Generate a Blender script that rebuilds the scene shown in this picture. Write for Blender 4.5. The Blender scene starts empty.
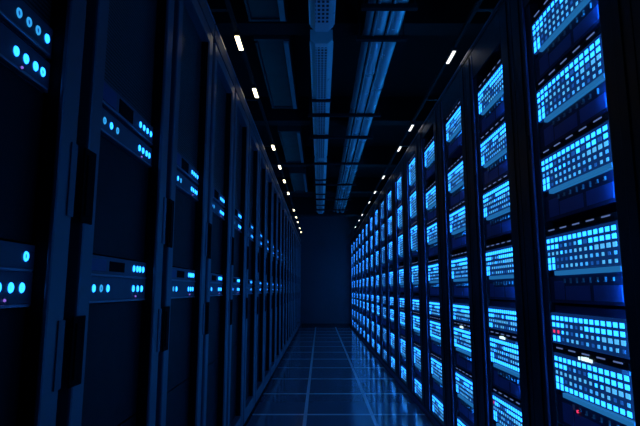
import bpy, bmesh, math, random
from mathutils import Vector, Matrix

S = bpy.context.scene
C = S.collection

# ------------------------------------------------------------------ camera, world, exposure
cam_data = bpy.data.cameras.new('camera')
cam_data.sensor_width = 36.0
cam_data.lens = 36.0 * 510.0 / 640.0
cam_data.clip_start = 0.02
cam = bpy.data.objects.new('camera', cam_data)
cam.location = (0.0, 0.0, 1.0)
cam.rotation_euler = (math.radians(90 + 8.585), 0, 0)
C.objects.link(cam)
S.camera = cam

world = bpy.data.worlds.new('world')
S.world = world
world.use_nodes = True
world.node_tree.nodes['Background'].inputs[0].default_value = (0.02, 0.09, 0.25, 1)
world.node_tree.nodes['Background'].inputs[1].default_value = 0.02

S.view_settings.view_transform = 'Standard'
S.view_settings.look = 'None'
S.view_settings.gamma = 1
S.view_settings.use_curve_mapping = False
S.view_settings.exposure = 0.25
S.cycles.use_denoising = True
S.cycles.max_bounces = 8

GLOW = 42.0      # blue fill strips added inside the right racks
LAMP = 4.0      # warm lamps above the racks
LED = 1.0
TOP_FILL = 8.0      # blue fill bars added on the rack tops to brighten the trays

# ------------------------------------------------------------------ materials
def mat(name, col, rough=0.5, metal=0.0, spec=0.5, noise=0.0, nscale=20.0):
    m = bpy.data.materials.new(name)
    m.use_nodes = True
    nt = m.node_tree
    b = nt.nodes['Principled BSDF']
    b.inputs['Base Color'].default_value = (*col, 1)
    b.inputs['Roughness'].default_value = rough
    b.inputs['Metallic'].default_value = metal
    b.inputs['Specular IOR Level'].default_value = spec
    if noise:
        tc = nt.nodes.new('ShaderNodeTexCoord')
        n = nt.nodes.new('ShaderNodeTexNoise')
        n.inputs['Scale'].default_value = nscale
        n.inputs['Detail'].default_value = 4
        r = nt.nodes.new('ShaderNodeMapRange')
        r.inputs['To Min'].default_value = max(0.02, rough - noise)
        r.inputs['To Max'].default_value = min(1, rough + noise)
        nt.links.new(tc.outputs['Object'], n.inputs['Vector'])
        nt.links.new(n.outputs['Fac'], r.inputs['Value'])
        nt.links.new(r.outputs['Result'], b.inputs['Roughness'])
    return m

def emit(name, col, strength, base=(0.02, 0.03, 0.05)):
    m = bpy.data.materials.new(name)
    m.use_nodes = True
    nt = m.node_tree
    b = nt.nodes['Principled BSDF']
    b.inputs['Base Color'].default_value = (*base, 1)
    b.inputs['Roughness'].default_value = 0.4
    b.inputs['Emission Color'].default_value = (*col, 1)
    b.inputs['Emission Strength'].default_value = strength
    return m

M = {}
M['black'] = mat('black_powder_coat', (0.005, 0.0055, 0.007), 0.5, spec=0.25, noise=0.1)
M['post'] = mat('black_satin_post', (0.012, 0.013, 0.017), 0.38, noise=0.08)
M['void'] = mat('matt_black', (0.004, 0.004, 0.006), 0.9, spec=0.1)
M['door'] = mat('blue_grey_satin_door_metal', (0.125, 0.15, 0.19), 0.36, 0.35, noise=0.1, nscale=8)
M['fascia'] = mat('dark_fascia_paint', (0.06, 0.075, 0.09), 0.6, spec=0.25)
M['lip'] = mat('pale_metal_lip', (0.35, 0.33, 0.42), 0.3, 0.7)
M['face'] = mat('dark_server_face', (0.10, 0.12, 0.17), 0.45, noise=0.1)
M['panel_blue'] = mat('blue_server_panel', (0.22, 0.30, 0.80), 0.4, noise=0.1)
M['panel_dark'] = mat('dark_server_panel', (0.07, 0.09, 0.24), 0.4, noise=0.1)
M['strip'] = mat('pale_blue_strip', (0.35, 0.55, 0.75), 0.35)
M['white'] = mat('pale_print', (0.75, 0.75, 0.8), 0.5)
M['latch'] = mat('pale_latch', (0.7, 0.75, 0.75), 0.5)
M['trim'] = mat('violet_grey_edge', (0.25, 0.2, 0.4), 0.3, 0.6)  # violet of a reflected glow put into the post edge colour
M['tray'] = mat('galvanised_tray', (0.85, 0.9, 0.92), 0.32, 0.25, noise=0.12, nscale=12)
M['duct'] = mat('duct_metal', (0.03, 0.04, 0.045), 0.45, 0.4, noise=0.12, nscale=6)
M['pipe'] = mat('conduit_metal', (0.75, 0.8, 0.85), 0.24, 0.5, noise=0.1, nscale=14)
M['pipe_dark'] = mat('dark_conduit', (0.14, 0.2, 0.22), 0.35, 0.4, noise=0.1, nscale=14)
M['cable'] = mat('pale_cable', (0.5, 0.55, 0.6), 0.4)
M['channel'] = mat('grey_edge_channel', (0.3, 0.34, 0.38), 0.4, 0.3)
M['beam'] = mat('black_steel', (0.006, 0.0065, 0.009), 0.7, spec=0.2)
M['ceil'] = mat('dark_ceiling', (0.010, 0.011, 0.015), 0.9, spec=0.2)
M['wall'] = mat('dark_wall_paint', (0.035, 0.042, 0.052), 0.75, noise=0.1, nscale=3)
M['wall_side'] = mat('dark_side_wall', (0.02, 0.025, 0.035), 0.8)

M['led_hi'] = emit('cyan_light_bright', (0.05, 0.82, 3.6), 1.05 * LED, (0.8, 0.85, 0.85))
M['led_mid'] = emit('cyan_light_medium', (0.05, 0.42, 1.1), 0.9 * LED, (0.5, 0.55, 0.6))
M['led_lo'] = emit('blue_light_dim', (0.01, 0.10, 0.45), 0.7 * LED, (0.2, 0.25, 0.3))
M['led_pale'] = emit('pale_cyan_light', (0.08, 0.46, 0.9), 0.9 * LED, (0.6, 0.65, 0.65))
M['led_red'] = emit('red_light', (0.9, 0.04, 0.15), 0.9)
M['led_violet'] = emit('violet_light', (0.3, 0.15, 0.8), 0.8)
M['led_white'] = emit('white_display_light', (0.6, 0.9, 1.0), 1.3)
M['marker'] = emit('pale_marker_light', (0.10, 0.16, 0.38), 0.8)
M['ring'] = emit('cyan_ring_light', (0.03, 0.36, 0.85), 0.9 * LED)
M['glow'] = emit('added_blue_strip_glow', (0.01, 0.22, 1.0), GLOW)
M['top_fill'] = emit('added_blue_top_fill', (0.01, 0.32, 1.0), TOP_FILL)
M['top_fill_left'] = emit('added_soft_blue_top_fill', (0.01, 0.32, 1.0), TOP_FILL * 0.4)
M['lamp_warm'] = emit('warm_lamp_light', (1.0, 0.86, 0.52), LAMP)
M['lamp_cool'] = emit('white_lamp_light', (0.92, 0.92, 0.9), LAMP * 0.35)
M['panel_glow'] = emit('blue_panel_painted_glow', (0.005, 0.036, 0.18), 0.5)  # faint blue glow between the lights, put into the panel as emission
M['rail'] = mat('blue_black_rail', (0.05, 0.06, 0.09), 0.5)
M['bar'] = emit('lit_blue_bar', (0.012, 0.13, 0.36), 0.85)
M['liner'] = mat('dull_black_liner', (0.02, 0.022, 0.03), 0.8, spec=0.15)

def perforated(name, base, dark, sx, sy, rough, metal, thr):
    """rows of small slots in sheet metal, in object space"""
    m = mat(name, base, rough, metal)
    nt = m.node_tree
    b = nt.nodes['Principled BSDF']
    tc = nt.nodes.new('ShaderNodeTexCoord')
    sep = nt.nodes.new('ShaderNodeSeparateXYZ')
    nt.links.new(tc.outputs['Object'], sep.inputs[0])
    def wave(sock, freq):
        mu = nt.nodes.new('ShaderNodeMath'); mu.operation = 'MULTIPLY'; mu.inputs[1].default_value = freq * 2 * math.pi
        nt.links.new(sock, mu.inputs[0])
        s = nt.nodes.new('ShaderNodeMath'); s.operation = 'SINE'
        nt.links.new(mu.outputs[0], s.inputs[0])
        g = nt.nodes.new('ShaderNodeMath'); g.operation = 'GREATER_THAN'; g.inputs[1].default_value = thr
        nt.links.new(s.outputs[0], g.inputs[0])
        return g.outputs[0]
    out = None
    for ax, f in ((sx[0], sx[1]), (sy[0], sy[1])):
        if f is None: continue
        w = wave(sep.outputs[ax], f)
        if out is None: out = w
        else:
            k = nt.nodes.new('ShaderNodeMath'); k.operation = 'MULTIPLY'
            nt.links.new(out, k.inputs[0]); nt.links.new(w, k.inputs[1]); out = k.outputs[0]
    mix = nt.nodes.new('ShaderNodeMix'); mix.data_type = 'RGBA'
    mix.inputs[6].default_value = (*base, 1); mix.inputs[7].default_value = (*dark, 1)
    nt.links.new(out, mix.inputs[0])
    nt.links.new(mix.outputs[2], b.inputs['Base Color'])
    bump = nt.nodes.new('ShaderNodeBump'); bump.invert = True
    bump.inputs['Strength'].default_value = 0.5; bump.inputs['Distance'].default_value = 0.002
    nt.links.new(out, bump.inputs['Height'])
    nt.links.new(bump.outputs[0], b.inputs['Normal'])
    return m

M['mesh_door'] = perforated('perforated_black_door', (0.10, 0.11, 0.12), (0.003, 0.003, 0.004), ('Y', None), ('Z', 105), 0.32, 0.4, 0.0)
M['plain_door'] = mat('dark_door_panel', (0.007, 0.008, 0.014), 0.5, spec=0.15, noise=0.05)
M['tray_perf'] = perforated('perforated_tray', (0.8, 0.85, 0.9), (0.02, 0.025, 0.03), ('X', 38), ('Y', 22), 0.35, 0.5, -0.2)

# floor: raised-floor tiles, pale metal seams
def floor_mat():
    m = mat('raised_floor_tiles', (0.06, 0.085, 0.12), 0.2)
    nt = m.node_tree; b = nt.nodes['Principled BSDF']
    tc = nt.nodes.new('ShaderNodeTexCoord')
    sep = nt.nodes.new('ShaderNodeSeparateXYZ')
    nt.links.new(tc.outputs['Object'], sep.inputs[0])
    def line(ax, off, pitch, half):
        a = nt.nodes.new('ShaderNodeMath'); a.operation = 'SUBTRACT'; a.inputs[1].default_value = off
        nt.links.new(sep.outputs[ax], a.inputs[0])
        p = nt.nodes.new('ShaderNodeMath'); p.operation = 'PINGPONG'; p.inputs[1].default_value = pitch / 2
        nt.links.new(a.outputs[0], p.inputs[0])
        l = nt.nodes.new('ShaderNodeMath'); l.operation = 'LESS_THAN'; l.inputs[1].default_value = half
        nt.links.new(p.outputs[0], l.inputs[0])
        return l.outputs[0]
    lx = line('X', -0.1176, 0.54, 0.014)
    ly = line('Y', 4.34, 0.84, 0.021)
    mx = nt.nodes.new('ShaderNodeMath'); mx.operation = 'MAXIMUM'
    nt.links.new(lx, mx.inputs[0]); nt.links.new(ly, mx.inputs[1])
    n = nt.nodes.new('ShaderNodeTexNoise'); n.inputs['Scale'].default_value = 5; n.inputs['Detail'].default_value = 5
    nt.links.new(tc.outputs['Object'], n.inputs['Vector'])
    rr = nt.nodes.new('ShaderNodeMapRange'); rr.inputs['To Min'].default_value = 0.07; rr.inputs['To Max'].default_value = 0.17
    nt.links.new(n.outputs['Fac'], rr.inputs['Value'])
    nt.links.new(rr.outputs['Result'], b.inputs['Roughness'])
    mix = nt.nodes.new('ShaderNodeMix'); mix.data_type = 'RGBA'
    mix.inputs[6].default_value = (0.14, 0.19, 0.24, 1); mix.inputs[7].default_value = (0.95, 0.97, 0.97, 1)
    nt.links.new(mx.outputs[0], mix.inputs[0])
    nt.links.new(mix.outputs[2], b.inputs['Base Color'])
    b.inputs['Specular IOR Level'].default_value = 1.0
    return m
M['floor'] = floor_mat()

# ------------------------------------------------------------------ mesh helpers
def box(bm, x0, x1, y0, y1, z0, z1, mi=0, bevel=0.0):
    vs = [bm.verts.new((x, y, z)) for x in (x0, x1) for y in (y0, y1) for z in (z0, z1)]
    idx = [(0, 1, 3, 2), (4, 6, 7, 5), (0, 4, 5, 1), (2, 3, 7, 6), (0, 2, 6, 4), (1, 5, 7, 3)]
    fs = []
    for f in idx:
        fc = bm.faces.new([vs[i] for i in f]); fc.material_index = mi; fs.append(fc)
    if bevel > 0:
        es = list({e for f in fs for e in f.edges})
        r = bmesh.ops.bevel(bm, geom=es, offset=bevel, segments=2, profile=0.5, affect='EDGES')
        for f in r['faces']: f.material_index = mi
    return fs

def tube(bm, p0, p1, r, seg=16, mi=0, caps=True):
    p0, p1 = Vector(p0), Vector(p1)
    d = p1 - p0
    q = d.to_track_quat('Z', 'Y').to_matrix().to_4x4()
    T = Matrix.Translation(p0) @ q
    L = d.length
    a, b = [], []
    for i in range(seg):
        t = 2 * math.pi * i / seg
        a.append(bm.verts.new(T @ Vector((r * math.cos(t), r * math.sin(t), 0))))
        b.append(bm.verts.new(T @ Vector((r * math.cos(t), r * math.sin(t), L))))
    for i in range(seg):
        j = (i + 1) % seg
        f = bm.faces.new((a[i], a[j], b[j], b[i])); f.smooth = True; f.material_index = mi
    if caps:
        f = bm.faces.new(list(reversed(a))); f.material_index = mi
        f = bm.faces.new(b); f.material_index = mi

def new_mesh(name, bm, mats):
    bmesh.ops.recalc_face_normals(bm, faces=bm.faces[:])
    me = bpy.data.meshes.new(name)
    bm.to_mesh(me); bm.free()
    for m in (mats if isinstance(mats, (list, tuple)) else [mats]):
        me.materials.append(m)
    return me

def link(name, me, parent=None, loc=None):
    o = bpy.data.objects.new(name, me)
    C.objects.link(o)
    if parent is not None: o.parent = parent
    if loc is not None: o.location = loc
    return o

def obj(name, bm, mats, parent=None, loc=None):
    return link(name, new_mesh(name, bm, mats), parent, loc)

def bx(name, dims, m, parent=None, bevel=0.0):
    bm = bmesh.new(); box(bm, *dims, bevel=bevel)
    return obj(name, bm, m, parent)

def thing(name, label, cat, loc=(0, 0, 0), group=None):
    o = bpy.data.objects.new(name, None)
    o.empty_display_size = 0.05
    C.objects.link(o); o.location = loc
    o['label'] = label; o['category'] = cat
    if group: o['group'] = group
    return o

def tag(o, label, cat, group=None):
    o['label'] = label; o['category'] = cat
    if group: o['group'] = group
    return o

def structure(o):
    o['kind'] = 'structure'
    return o

ORD = ['first', 'second', 'third', 'fourth', 'fifth', 'sixth', 'seventh', 'eighth', 'ninth', 'tenth', 'eleventh', 'twelfth',
       'thirteenth', 'fourteenth', 'fifteenth', 'sixteenth', 'seventeenth', 'eighteenth', 'nineteenth', 'twentieth', 'twenty-first', 'twenty-second']

# ------------------------------------------------------------------ room
XL, XR = -0.518, 0.85          # rack fronts, left and right row
Y_END = 14.2
ZC = 3.3
structure(bx('floor', (-1.9, 2.3, -2.5, Y_END, -0.06, 0.0), M['floor']))
structure(bx('ceiling', (-1.9, 2.3, -2.5, Y_END, ZC, ZC + 0.1), M['ceil']))
structure(bx('wall_left', (-2.0, -1.9, -2.5, Y_END, 0, ZC), M['wall_side']))
structure(bx('wall_right', (2.3, 2.4, -2.5, Y_END, 0, ZC), M['wall_side']))
structure(bx('wall_back', (-2.0, 2.4, Y_END, Y_END + 0.1, 0, ZC), M['wall']))
structure(bx('wall_front', (-2.0, 2.4, -2.6, -2.5, 0, ZC), M['wall_side']))
structure(bx('baseboard_back', (-0.5, 0.85, Y_END - 0.02, Y_END, 0, 0.1), M['black']))
structure(bx('trim_1', (-1.9, 2.3, 12.6, 12.9, 2.86, ZC), M['beam']))
for i, y in enumerate((2.2, 3.7, 5.95, 8.1, 10.4)):
    structure(bx('trim_%d' % (i + 2), (-1.9, 2.3, y - 0.09, y + 0.09, 3.0, ZC), M['beam']))

# ------------------------------------------------------------------ left row of racks
LP = 0.635
L0 = 0.447
NL = 21
ZLT = 2.30
REC = 0.034
XF = XL - REC                     # recessed panel / server plane

def ring_mesh():
    bm = bmesh.new()
    n, r0, r1 = 20, 0.0045, 0.0092
    # raised lit ring, axis along +X
    prof = [(r0, 0.0), (r0 + 0.0012, 0.002), (r1 - 0.0012, 0.002), (r1, 0.0)]
    rows = []
    for i in range(n):
        t = 2 * math.pi * i / n
        rows.append([bm.verts.new((h, r * math.cos(t) * 0.88, r * math.sin(t) * 1.05)) for r, h in prof])
    for i in range(n):
        a, b = rows[i], rows[(i + 1) % n]
        for k in range(3):
            f = bm.faces.new((a[k], a[k + 1], b[k + 1], b[k])); f.material_index = 0
        # faint lens in the middle
    c = [rows[i][0] for i in range(n)]
    f = bm.faces.new(c); f.material_index = 1
    return bm
ring_dim = new_mesh('ring_light', ring_mesh(), [M['ring'], M['led_lo']])
ring_full = new_mesh('ring_light_full', ring_mesh(), [M['led_hi'], M['ring']])
ring_lit = new_mesh('ring_light_lit', ring_mesh(), [M['led_hi'], M['led_hi']])
def small_dot():
    bm = bmesh.new(); bmesh.ops.create_icosphere(bm, subdivisions=1, radius=0.003); return bm
dot_violet = new_mesh('dot', small_dot(), M['led_violet'])

WIN0, WIN1 = 0.086, 0.537        # opening inside one rack, measured from the rack's near edge
# each unit: z of its middle, ring offsets (from the rack's near edge), which look
UNITS = [(1.497, [0.417, 0.449, 0.480, 0.513], 'upper'),
         (1.424, [0.419, 0.450, 0.482, 0.508], 'lower'),
         (1.060, [0.427, 0.455, 0.478, 0.505], 'upper'),
         (1.002, [0.430, 0.466, 0.500], 'lower')]
UPOS = ['topmost', 'second from top', 'third from top', 'lowest']

def rack_server(k, u, rnd):
    zc, rights, kind = UNITS[u]
    h = 0.026 if u == 2 else 0.033
    y0 = L0 + k * LP
    t = thing('rack_server', 'slim server with ring lights, %s, %s left row rack from the camera' % (UPOS[u], ORD[k]),
              'server', (XF, y0 + 0.31, zc - h), 'slim servers in the left row')
    W0, W1 = WIN0 - 0.31, WIN1 - 0.31
    bx('chassis', (-0.52, -0.004, W0 + 0.006, W1 - 0.006, 0.0, 2 * h), M['face'], t)
    fp = bx('faceplate', (-0.004, 0.004, W0 + 0.002, W1 - 0.002, 0.001, 2 * h - 0.001), M['face'], t, 0.002)
    bx('pull_lip', (0.004, 0.012, W0 + 0.02, W1 - 0.02, -0.0005, 0.005), M['lip'], t, 0.0015)
    near = k < 5
    if kind == 'upper':
        bx('display_window', (0.004, 0.006, W0 + 0.165, W0 + 0.265, 0.014, 2 * h - 0.012), M['void'], t)
        bx('drive_cover', (0.004, 0.007, W0 + 0.03, W0 + 0.14, 0.012, 2 * h - 0.010), M['panel_dark'], t, 0.001)
    rl = [(y, 0) for y in (rights[-1:] if (k, u) == (0, 2) else rights)]
    if kind == 'lower':
        rl += [(y, 1) for y in (0.166, 0.208, 0.249)]
    if near:
        for i, (y, g) in enumerate(rl):
            if k == 0:
                me = {0: [ring_full, ring_full, ring_full, ring_lit], 1: [ring_lit, ring_lit, ring_lit, ring_full],
                      2: [ring_full, ring_full, ring_full, ring_lit], 3: [ring_full, ring_lit, ring_lit]}[u][i] if g == 0 else ring_dim
                if u == 0 and i < 3: me = ring_dim
            else:
                me = ring_dim if g == 1 and i % 2 == 0 else rnd.choice([ring_full, ring_lit, ring_full])
            link('ring_light', me, fp, (0.004, y - 0.31, h + 0.002))
        if u in (1, 3):
            link('status_dot', dot_violet, t, (0.005, rights[0] - 0.31 + 0.02, h - 0.02))
    else:
        bm = bmesh.new()
        for y, g in rl:
            n = 8
            lit = 0 if rnd.random() < 0.65 else 1
            f = bm.faces.new([bm.verts.new((0.0055, y - 0.31 + 0.0085 * math.cos(2 * math.pi * i / n), h + 0.002 + 0.0095 * math.sin(2 * math.pi * i / n))) for i in range(n)])
            f.material_index = lit
            box(bm, 0.004, 0.0053, y - 0.31 - 0.006, y - 0.31 + 0.006, h - 0.005, h + 0.009, 2)
        obj('indicator_row', bm, [M['led_hi'], M['ring'], M['panel_dark']], t)
    return t

def left_rack(k):
    y0 = L0 + k * LP; y1 = y0 + LP
    t = thing('server_rack', 'dark blue-grey cabinet with framed door, %s from the camera in the left row' % ORD[k],
              'server rack', (XL, (y0 + y1) / 2, 0), 'server racks of the left row')
    o = LP / 2
    # carcass behind the door
    bm = bmesh.new()
    g = 0.004
    box(bm, -1.05, -REC - 0.02, -o + g, -o + 0.022, 0.02, ZLT)
    box(bm, -1.05, -REC - 0.02, o - 0.022, o - g, 0.02, ZLT)
    box(bm, -1.05, -1.03, -o + 0.022, o - 0.022, 0.02, ZLT)
    box(bm, -1.03, -REC - 0.02, -o + 0.022, o - 0.022, ZLT - 0.02, ZLT)
    box(bm, -1.03, -REC - 0.02, -o + 0.022, o - 0.022, 0.02, 0.05)
    obj('cabinet_body', bm, M['black'], t)
    bx('plinth', (-1.0, -0.03, -o + 0.02, o - 0.02, 0.0, 0.08), M['void'], t)
    bx('top_rail', (-REC - 0.02, 0.0, -o + 0.004, o - 0.004, ZLT - 0.075, ZLT), M['fascia'], t, 0.004)
    bx('glint_lip', (-0.004, 0.004, -o + 0.008, o - 0.008, ZLT - 0.006, ZLT + 0.002), M['lip'], t, 0.002)  # polished lip added to give thin glints near the lamps
    bx('added_top_light', (-0.20, -0.17, -o + 0.08, o - 0.08, ZLT, ZLT + 0.015), M['top_fill_left'], t)  # unseen fill bar, added to brighten the tray sides
    # door frame: two stiles with a dark reveal on either side, top and bottom rails
    s0, s1, s2, s3 = -o + 0.025, -o + WIN0, -o + WIN1, o - 0.027
    zt, zb = ZLT - 0.085, 0.09
    stiles = []
    for a, b in ((s0, s1), (s2, s3)):
        bm = bmesh.new()
        box(bm, -REC - 0.018, 0.0, a, b, zb, zt, bevel=0.006)
        stiles.append(obj('door_stile', bm, M['door'], t))
    bx('door_rail', (-REC - 0.018, -0.001, s1, s2, zt - 0.06, zt), M['door'], t, 0.003)
    bx('door_rail', (-REC - 0.018, -0.001, s1, s2, zb, zb + 0.09), M['door'], t, 0.003)
    bx('reveal', (-REC - 0.02, -REC, -o + 0.004, -o + 0.025, zb, zt), M['void'], t)
    bx('reveal', (-REC - 0.02, -REC, o - 0.027, o - 0.004, zb, zt), M['void'], t)
    # inner jambs: thin black sheets, the shade there put into the colour
    bm = bmesh.new()
    box(bm, -REC - 0.018, -0.008, s2 - 0.0015, s2, zb + 0.09, zt - 0.06)
    box(bm, -REC - 0.018, -0.008, s1, s1 + 0.0015, zb + 0.09, zt - 0.06)
    obj('jamb_shade', bm, M['void'], t)
    # infill panels between the servers
    px0, px1 = -REC - 0.012, -REC - 0.004
    bx('mesh_panel', (px0, px1, s1, s2 - 0.004, 1.533, zt - 0.06), M['mesh_door'], t)
    bx('blank_panel', (px0, px1, s1, s2 - 0.004, 1.090, 1.388), M['plain_door'], t)
    bx('blank_panel', (px0, px1, s1, s2 - 0.004, 0.633, 0.966), M['plain_door'], t)
    bx('blank_panel', (px0, px1, s1, s2 - 0.004, zb + 0.09, 0.628), M['plain_door'], t)
    # handles on the near stile, lock plates on the far stile
    for z0, z1 in ((1.145, 1.31), (0.80, 0.945)):
        bm = bmesh.new()
        box(bm, 0.0, 0.004, -o + 0.004, -o + 0.060, z0, z1, bevel=0.0015)
        box(bm, 0.004, 0.008, -o + 0.014, -o + 0.036, z0 + 0.015, z1 - 0.015, bevel=0.0015)
        obj('door_handle', bm, M['void'], stiles[0])
        bx('lock_plate', (0.0, 0.003, o - 0.054, o - 0.028, z0 + 0.005, z1 - 0.005), M['face'], stiles[1], 0.001)
    return t

rnd = random.Random(5)
for k in range(NL):
    left_rack(k)
for k in range(NL):
    for u in range(4):
        rack_server(k, u, rnd)

# ------------------------------------------------------------------ right row of racks
FAR = [1.938, 2.654, 3.357, 4.08, 4.81, 5.58, 6.35, 7.08, 7.82, 8.60, 9.45, 10.28, 11.12, 12.00, 12.95, 13.80]
WID = [0.478, 0.385, 0.385, 0.38, 0.35, 0.34, 0.34] + [0.36] * 9      # width of the server faces in each rack
ZRT = 2.35
RREC = 0.012
XS = XR + RREC                   # server face plane
edges = [1.295] + [f + 0.18 for f in FAR]

def right_rack(i, y0, y1, oa, ob, label):
    """front posts [y0,oa] and [ob,y1], opening between"""
    yc = (y0 + y1) / 2
    t = thing('server_rack', label, 'server rack', (XR, yc, 0), 'server racks of the right row')
    a0, a1, b0, b1 = y0 - yc + 0.002, oa - yc, ob - yc, y1 - yc - 0.002
    zb, zt = 0.05, ZRT - 0.03
    posts = []
    hd = 0.11 if i > 3 else 0.19
    for p, q, s in ((a0, a1, 1), (b0, b1, -1)):
        bm = bmesh.new()
        box(bm, 0.0, 0.10, p, q, zb, zt, bevel=0.0015)
        w = q - p
        box(bm, -0.004, 0.0, p + w * 0.30, p + w * 0.62, zb + 0.01, zt - 0.01, bevel=0.003)
        posts.append(obj('front_post', bm, M['post'], t))
    bx('edge_reflection', (-0.003, 0.004, b0 - 0.004, b0 + 0.003, zb + 0.02, zt - 0.02), M['trim'], t)  # strip standing in for violet light reflected on the post edge
    bx('mounting_rail', (RREC - 0.004, RREC + 0.03, b0 - 0.046, b0 - 0.001, zb + 0.03, ZRT - hd), M['rail'], t)
    bx('mounting_rail', (RREC, RREC + 0.03, a1 + 0.001, a1 + 0.014, zb + 0.03, ZRT - hd), M['liner'], t)
    bx('edge_highlight', (-0.007, -0.0035, a0, b1, ZRT - 0.012, ZRT - 0.004), M['lip'], t)  # pale strip standing in for lamplight caught on the top edge
    bx('header', (0.0, 0.10, a1, b0, ZRT - hd, zt), M['post'], t, 0.003)
    bx('sill', (0.0, 0.10, a1, b0, zb, zb + 0.03), M['post'], t, 0.003)
    bm = bmesh.new()
    box(bm, -0.004, 1.0, a0, b1, zt, ZRT, bevel=0.003)
    obj('top_panel', bm, M['post'], t)
    bx('plinth', (0.015, 1.0, a0, b1, 0.0, zb), M['void'], t)
    bx('kick_plate', (0.005, 0.015, a0, b1, 0.0, 0.05), M['trim'] if i % 2 else M['lip'], t)
    bm = bmesh.new()
    box(bm, 0.10, 0.98, a0, a0 + 0.03, zb, zt)
    box(bm, 0.10, 0.98, b1 - 0.03, b1, zb, zt)
    box(bm, 0.98, 1.0, a0, b1, zb, zt)
    obj('cabinet_body', bm, M['void'], t)
    # added blue fill strip, hidden behind the inner side of the near post
    bx('added_light_strip', (0.0050, 0.0115, a1 + 0.0002, a1 + 0.003, zb + 0.06, ZRT - hd - 0.02), M['glow'], t)
    bx('added_top_light', (0.14, 0.17, a0 + 0.08, b1 - 0.08, ZRT, ZRT + 0.015), M['top_fill'], t)  # unseen fill bar, added to brighten trays and conduits
    # hinges on the far post
    for z in (1.56, 1.10):
        bx('hinge', (-0.008, 0.0, b0 + 0.01, b0 + 0.035, z, z + 0.06), M['black'], posts[1], 0.003)
    return t

def led_obj_mesh(w, h, m):
    bm = bmesh.new()
    box(bm, -0.0012, 0.0, -w / 2, w / 2, -h / 2, h / 2)
    return new_mesh('indicator_light', bm, m)
LEDM = {}
for key in ('led_hi', 'led_mid', 'led_lo', 'led_pale', 'led_red'):
    LEDM[key, 's'] = led_obj_mesh(0.0200, 0.0145, M[key])
    LEDM[key, 'n'] = led_obj_mesh(0.0125, 0.0110, M[key])
    LEDM[key, 't'] = led_obj_mesh(0.018, 0.020, M[key])

TOPS_FAR = [2.19, 1.88, 1.572, 1.213, 0.913, 0.767, 0.486, 0.205]
TOPS = [2.056, 1.770, 1.493, 1.190, 0.908, 0.763, 0.483, 0.205]
ROWP = 0.0242
COLS = 14
def row_count(j, far):
    return 5 if not far or j in (5, 7) else (8 if j < 3 else 6)

def pattern(j, r, dim=False, far=False, red=None):
    """the lights of one unit: (row, column, brightness, shape)"""
    out = []
    rows = 4 if j == 4 else row_count(j, far)
    for a in range(rows):
        for c in range(COLS):
            # column 0 is the far (left in the photo) end
            if a == 0: m, s = 'led_hi', 's'
            elif a == 1:
                m, s = ('led_hi', 's') if (c < 3 or c > 6) else (r.choice(['led_lo', 'led_mid']), 'n')
            elif a == 2:
                m, s = r.choice([('led_mid', 'n'), ('led_pale', 'n'), ('led_pale', 'n'), ('led_hi', 'n')]) if c < 10 else ('led_pale', 's')
            else:
                if c < 2: m, s = 'led_hi', 't'
                elif c == 2: m, s = 'led_lo', 'n'
                else: m, s = r.choice([('led_pale', 'n'), ('led_mid', 'n'), ('led_mid', 'n'), ('led_pale', 'n'), ('led_lo', 'n')])
            if a >= 1 and c > 2 and r.random() < 0.06: m = 'led_lo'
            if j == 5 and a == 4 and c >= 2: m, s = 'led_hi', 's'
            if (red == 'pair' and a == 2 and c < 2) or (red == 'dot' and a == 1 and c == 0): m, s = 'led_red', 'n'
            if dim: m = {'led_hi': 'led_mid', 'led_mid': 'led_lo', 'led_pale': 'led_lo', 'led_lo': 'led_lo', 'led_red': 'led_red'}[m]
            out.append((a, c, m, s))
    return out

KEYS = ['led_hi', 'led_mid', 'led_lo', 'led_pale', 'led_red']
def grid_mesh(j, r, dim=False, far=True):
    bm = bmesh.new()
    for a, c, m, s in pattern(j, r, dim, far):
        w, h = {'s': (0.0200, 0.0140), 'n': (0.0135, 0.0105), 't': (0.018, 0.020)}[s]
        y = 0.2135 - c * 0.0322; z = -0.009 - a * ROWP
        box(bm, -0.0012, 0.0, y - w / 2, y + w / 2, z - h / 2, z + h / 2, KEYS.index(m))
    return new_mesh('indicator_grid', bm, [M[k] for k in KEYS])

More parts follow.
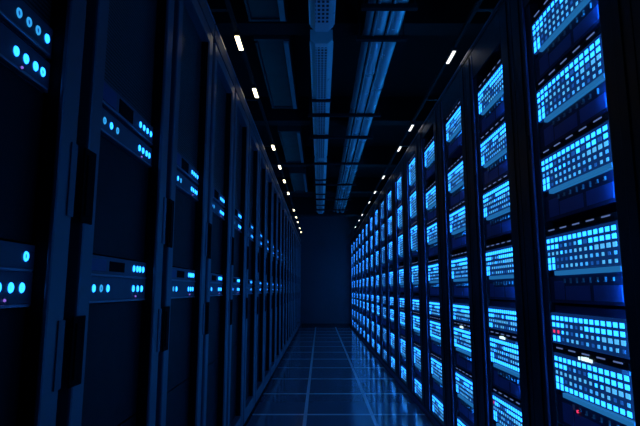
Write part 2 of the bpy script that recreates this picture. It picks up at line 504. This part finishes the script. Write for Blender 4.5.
def unit_body(t, j, r, detail):
    """faceplates of a unit whose first light row tops out at local z = 0 (face plane x = 0)"""
    W = 0.231
    e = (row_count(j, detail > 3) - 5) * ROWP      # taller grids further down the row
    short = j in (4, 7)
    bot = {4: -0.100, 7: -0.122}.get(j, -0.268 if e > 0.03 else -0.236)
    bx('chassis', (0.012, 0.62, -W + 0.01, W - 0.01, bot, 0.036), M['panel_dark'], t)
    panel = bx('light_panel', (0.0, 0.012, -W, W, max(-0.1185 - e, bot), 0.010), M['panel_glow'], t, 0.002)
    if short: return panel
    bx('status_strip', (-0.006, 0.012, -W, W - 0.06, -0.1375 - e, -0.1215 - e), M['bar'], t, 0.002)
    bm = bmesh.new()                      # lower bay: two drive covers in a dark tray
    box(bm, 0.004, 0.012, -W, W, bot, -0.140 - e)
    box(bm, 0.0025, 0.005, -W + 0.015, -W + 0.165, bot + 0.012, min(bot + 0.060, -0.146 - e), 1, 0.001)
    box(bm, 0.0025, 0.005, -W + 0.185, -W + 0.345, bot + 0.012, min(bot + 0.060, -0.146 - e), 1, 0.001)
    box(bm, 0.0025, 0.005, W - 0.11, W - 0.035, bot + 0.012, min(bot + 0.078, -0.146 - e), 1, 0.001)
    bay = obj('drive_bay', bm, [M['panel_dark'], M['panel_blue']], t)
    bx('upper_lip', (0.0, 0.012, -W, W, 0.014, 0.036), M['black'], t, 0.001)
    if detail < 6:
        for q in range(8):                # pale latches in a row under the strip
            link('latch', LATCH[r.randrange(3)], bay, (0.0, -W + 0.05 + q * 0.042, -0.158 - e))
        for q in range(5):
            link('marker_light', DASH, t, (0.0, -W + 0.06 + q * 0.088, 0.030))
    return panel

def latch_mesh(hh, foot):
    bm = bmesh.new()
    box(bm, -0.001, 0.004, -0.0022, 0.0022, -hh, hh)
    if foot: box(bm, -0.001, 0.004, 0.0, 0.009, -hh, -hh + 0.003)
    return new_mesh('latch', bm, M['latch'])
LATCH = [latch_mesh(0.006, True), latch_mesh(0.009, False), latch_mesh(0.0075, True)]
def dash_mesh():
    bm = bmesh.new(); box(bm, -0.002, 0.0, -0.022, 0.022, -0.002, 0.002); return new_mesh('marker_light', bm, M['marker'])
DASH = dash_mesh()

def blade_unit(i, j, r, shared):
    name = 'server_unit'
    pos = ORD[j] + ' from top' if j else 'topmost'
    lab = 'server with cyan light grid, %s, %s lit rack from right edge' % (pos, ORD[i])
    yc = FAR[i] - WID[i] / 2
    t = thing(name, lab, 'server', (XS, yc, (TOPS_FAR if i > 3 else TOPS)[j] + (0.06 if j == 0 and i in (2, 3) else 0.0)), 'light-grid servers of the right row')
    t.scale = (1, WID[i] / 0.462, 1)
    panel = unit_body(t, j, r, i)
    if i < 3:
        for a, c, m, s in pattern(j, r, red={(0, 4): 'pair', (1, 6): 'dot'}.get((i, j))):
            link('indicator_light', LEDM[m, s], panel, (0.0, 0.2135 - c * 0.0322, -0.009 - a * ROWP))
        if j == 5:
            bm = bmesh.new()
            for y, w, h in ((0.045, 0.008, 0.010), (0.022, 0.016, 0.012), (-0.002, 0.022, 0.013), (-0.026, 0.014, 0.010)):
                box(bm, -0.003, 0.0, y - w / 2, y + w / 2, 0.008, 0.008 + h)
            obj('lit_display', bm, M['led_white'], t)
            bm = bmesh.new(); box(bm, -0.003, 0.0, -0.225, -0.19, 0.002, 0.012)
            obj('corner_light', bm, M['led_lo'], t)
            if i == 0:
                bm = bmesh.new(); box(bm, -0.002, 0.004, 0.083, 0.088, -0.170, -0.161)
                obj('alarm_light', bm, M['led_red'], t)
    else:
        key = (j, i == 7, i == 3, i % 3)
        if key not in shared: shared[key] = grid_mesh(j, r, i == 7, i > 3)
        link('indicator_grid', shared[key], t)
    return t

right_rack(0, 0.55, 1.295, 0.68, 1.16, 'black rack edge at the extreme right of the photo, nearest in the right row')
for i, f in enumerate(FAR):
    right_rack(i + 1, edges[i], edges[i + 1], f - WID[i] - 0.015, f + 0.047,
               'black rack holding blue-lit servers, %s lit rack from the right edge' % ORD[i])
rnd = random.Random(11)
shared = {}
for i in range(len(FAR)):
    for j in range(len(TOPS)):
        if (i == 0 and j > 5) or (i == 1 and j > 6): continue   # below the frame
        blade_unit(i, j, rnd, shared)

# ------------------------------------------------------------------ lamps on rails above both rows
ZL = 2.40
def lamp_rail(x, side, label, y0, y1):
    """dark rail held off the rack tops by brackets"""
    t = thing('lamp_rail', label, 'lamp rail', (x, 0, ZL))
    bx('rail', (-0.010, 0.010, y0, y1, 0.0183, 0.040), M['beam'], t)
    top = (ZLT if side < 0 else ZRT) - ZL
    y = y0 + 0.2
    while y < y1:
        bm = bmesh.new()
        xe = (XL - x - 0.06) if side < 0 else (XR - x + 0.06)
        box(bm, min(xe, 0), max(xe, 0), y - 0.012, y + 0.012, 0.040, 0.046)
        box(bm, min(xe, xe - 0.006 * side), max(xe, xe - 0.006 * side), y - 0.012, y + 0.012, top, 0.040)
        obj('bracket', bm, M['beam'], t)
        y += 1.27
    return t
XLL, XRL = -0.464, 0.797
lamp_rail(XLL, -1, 'thin dark rail carrying the warm lamps above the left racks', 1.0, 13.0)
lamp_rail(XRL, 1, 'thin dark rail carrying the white lamps above the right racks', 1.0, 13.0)

def lamp(x, y, side, warm, label):
    t = thing('rail_lamp', label, 'lamp', (x, y, ZL), 'rail lamps of the left row' if side < 0 else 'rail lamps of the right row')
    w = 0.0125 if warm else 0.009
    bx('housing', (-w - 0.004, w + 0.004, -0.092, 0.092, 0.003, 0.018), M['black'], t, 0.002)
    bx('diffuser', (-w, w, -0.082, 0.082, -0.003, 0.003), M['lamp_warm'] if warm else M['lamp_cool'], t, 0.001)
    return t
LY = [2.75, 3.50, 4.92, 5.74, 6.51, 7.35, 8.95, 9.85, 10.55, 11.6, 12.4]
RY = [2.93, 4.30, 4.97, 6.27, 7.27, 8.13, 9.52, 10.3, 11.4]
for n, y in enumerate(LY):
    lamp(XLL, y, -1, True, 'small warm rectangular lamp above the left racks, %s from the camera' % ORD[n])
lamp(XLL, 1.97, -1, True, 'small warm rectangular lamp above the left racks, just beyond the top edge of the photo')
for n, y in enumerate(RY):
    lamp(XRL, y, 1, False, 'small white rectangular lamp above the right racks, %s from the camera' % ORD[n])

# ------------------------------------------------------------------ overhead: trays, conduits, ducts, hangers
def cable_tray(x0, x1, y0, y1, z, label, rounded):
    t = thing('cable_tray', label, 'cable tray', ((x0 + x1) / 2, (y0 + y1) / 2, z), 'overhead cable trays')
    w, l = (x1 - x0) / 2, (y1 - y0) / 2
    bm = bmesh.new()
    prof = [(-w, 0.11), (-w, 0.036), (-w * 0.56, 0.0), (w * 0.56, 0.0), (w, 0.036), (w, 0.11)]
    def ring(y, k): return [bm.verts.new((x * k, y, 0.11 - (0.11 - z) * k)) for x, z in prof]
    secs = [(-l, 1.0), (l, 1.0)]
    if rounded: secs = [(-l, 1.0), (l - 0.06, 1.0), (l - 0.03, 0.94), (l - 0.01, 0.84), (l, 0.7)]
    rs = [ring(y, k) for y, k in secs]
    for a, b in zip(rs[:-1], rs[1:]):
        for q in range(6): bm.faces.new((a[q], a[(q + 1) % 6], b[(q + 1) % 6], b[q]))
    bm.faces.new(rs[0]); bm.faces.new(rs[-1])
    obj('channel', bm, M['tray'], t)
    n = max(1, int(round(2 * l / 1.2)))
    for q in range(n):
        a = -l + 0.06 + q * (2 * l - 0.06) / n; b = -l + (q + 1) * (2 * l - 0.06) / n - (0.10 if rounded else 0.03)
        bx('perforated_panel', (-w * 0.52, w * 0.52, a, b, -0.004, 0.0), M['tray_perf'], t)
    for s in (-1, 1):
        bx('side_lip', (s * w - 0.005, s * w + 0.005, -l + 0.05, l - 0.08, 0.030, 0.046), M['tray'], t, 0.002)
    for q in range(1, n):
        y = -l + q * 2 * l / n
        bx('joint_band', (-w - 0.012, w + 0.012, y - 0.02, y + 0.02, -0.016, 0.004), M['black'], t)
    return t
cable_tray(-0.066, 0.092, 1.2, 3.22, 2.70, 'blue-lit perforated cable tray overhead, nearest section with a rounded end', True)
cable_tray(-0.072, 0.094, 3.50, 6.85, 2.78, 'long perforated cable tray overhead, behind the section with a rounded end', False)
cable_tray(-0.072, 0.094, 6.90, 11.9, 2.78, 'cable tray overhead at the far end, above the end wall', False)

def conduit(x, z, r, y0, y1, m, label, step):
    t = thing('conduit', label, 'conduit', (x, y0, z), 'overhead conduits on the right')
    bm = bmesh.new(); tube(bm, (0, 0, 0), (0, y1 - y0, 0), r, 20)
    obj('pipe', bm, m, t)
    y = step[0] - y0
    while y < y1 - y0 - 0.1:
        if y > 0.05:
            bm = bmesh.new(); tube(bm, (0, y - 0.03, 0), (0, y + 0.03, 0), r + 0.005, 20)
            obj('coupling', bm, m, t)
        y += step[1]
    return t
ZP = 2.80
conduit(0.330, ZP, 0.026, 1.2, 11.6, M['pipe_dark'], 'thin dark conduit, leftmost of the three overhead pipes', (2.0, 1.4))
conduit(0.408, ZP, 0.042, 1.2, 11.6, M['pipe'], 'thick blue-lit conduit, middle of the three overhead pipes', (2.4, 1.6))
conduit(0.512, ZP, 0.046, 1.2, 11.6, M['pipe'], 'thick blue-lit conduit, rightmost of the three overhead pipes', (2.7, 1.6))
def cable(pts, r, label):
    bm = bmesh.new()
    for a, b in zip(pts[:-1], pts[1:]): tube(bm, a, b, r, 8)
    return tag(obj('cable', bm, M['cable']), label, 'cable', 'pale cables between the conduits')
rc = random.Random(3)
for x, z, lab in ((0.366, 2.745, 'thin pale cable strapped left of the middle overhead pipe'), (0.459, 2.745, 'thin pale cable strapped between the two thick overhead pipes')):
    pts = [(x + rc.uniform(-0.006, 0.006), 1.3 + q * 0.3, z + rc.uniform(-0.004, 0.004)) for q in range(34)]
    cable(pts, 0.005, lab)

HY = [(2.93, 'short'), (3.33, 'short'), (4.90, 'long'), (5.65, 'long'), (6.88, 'long'), (8.3, 'long'), (9.7, 'long'), (11.0, 'long')]
for n, (y, kind) in enumerate(HY):
    t = thing('hanger_bar', 'dark cross bar hung under the overhead conduits, %s from the camera' % ORD[n], 'hanger', (0, y, 2.745), 'overhead hanger bars')
    x0, x1 = (0.255, 0.605) if kind == 'short' else (-0.12, 0.605)
    bx('bar', (x0, x1, -0.02, 0.02, -0.03, 0.0), M['beam'], t, 0.003)
    for x in (x0 + 0.02, x1 - 0.02):
        bm = bmesh.new(); tube(bm, (x, 0, 0), (x, 0, ZC - 2.745), 0.006, 8)
        obj('hanger_rod', bm, M['beam'], t)

DUCTS = [(1.5, 3.55), (3.85, 5.4), (6.25, 7.8), (8.6, 10.2)]
for n, (y0, y1) in enumerate(DUCTS):
    t = thing('air_duct', 'dim rectangular duct hung left of the cable trays, %s from the camera' % ORD[n], 'duct', (-0.39, (y0 + y1) / 2, 3.0), 'rectangular ducts on the left')
    l = (y1 - y0) / 2
    bx('duct_body', (-0.13, 0.13, -l, l, 0.0, 0.24), M['duct'], t, 0.006)
    for s in (-1, 1):
        bx('flange', (-0.145, 0.145, s * l - 0.015, s * l + 0.015, -0.012, 0.25), M['duct'], t, 0.003)
    bx('edge_channel', (0.095, 0.135, -l + 0.02, l - 0.02, -0.03, 0.0), M['channel'], t, 0.004)
    bx('edge_angle', (-0.137, -0.117, -l + 0.02, l - 0.02, -0.025, 0.0), M['duct'], t, 0.003)
    for s in (-1, 1):
        for x in (-0.1, 0.1):
            bm = bmesh.new(); tube(bm, (x, s * (l - 0.15), 0.24), (x, s * (l - 0.15), ZC - 3.0), 0.005, 8)
            obj('hanger_rod', bm, M['beam'], t)
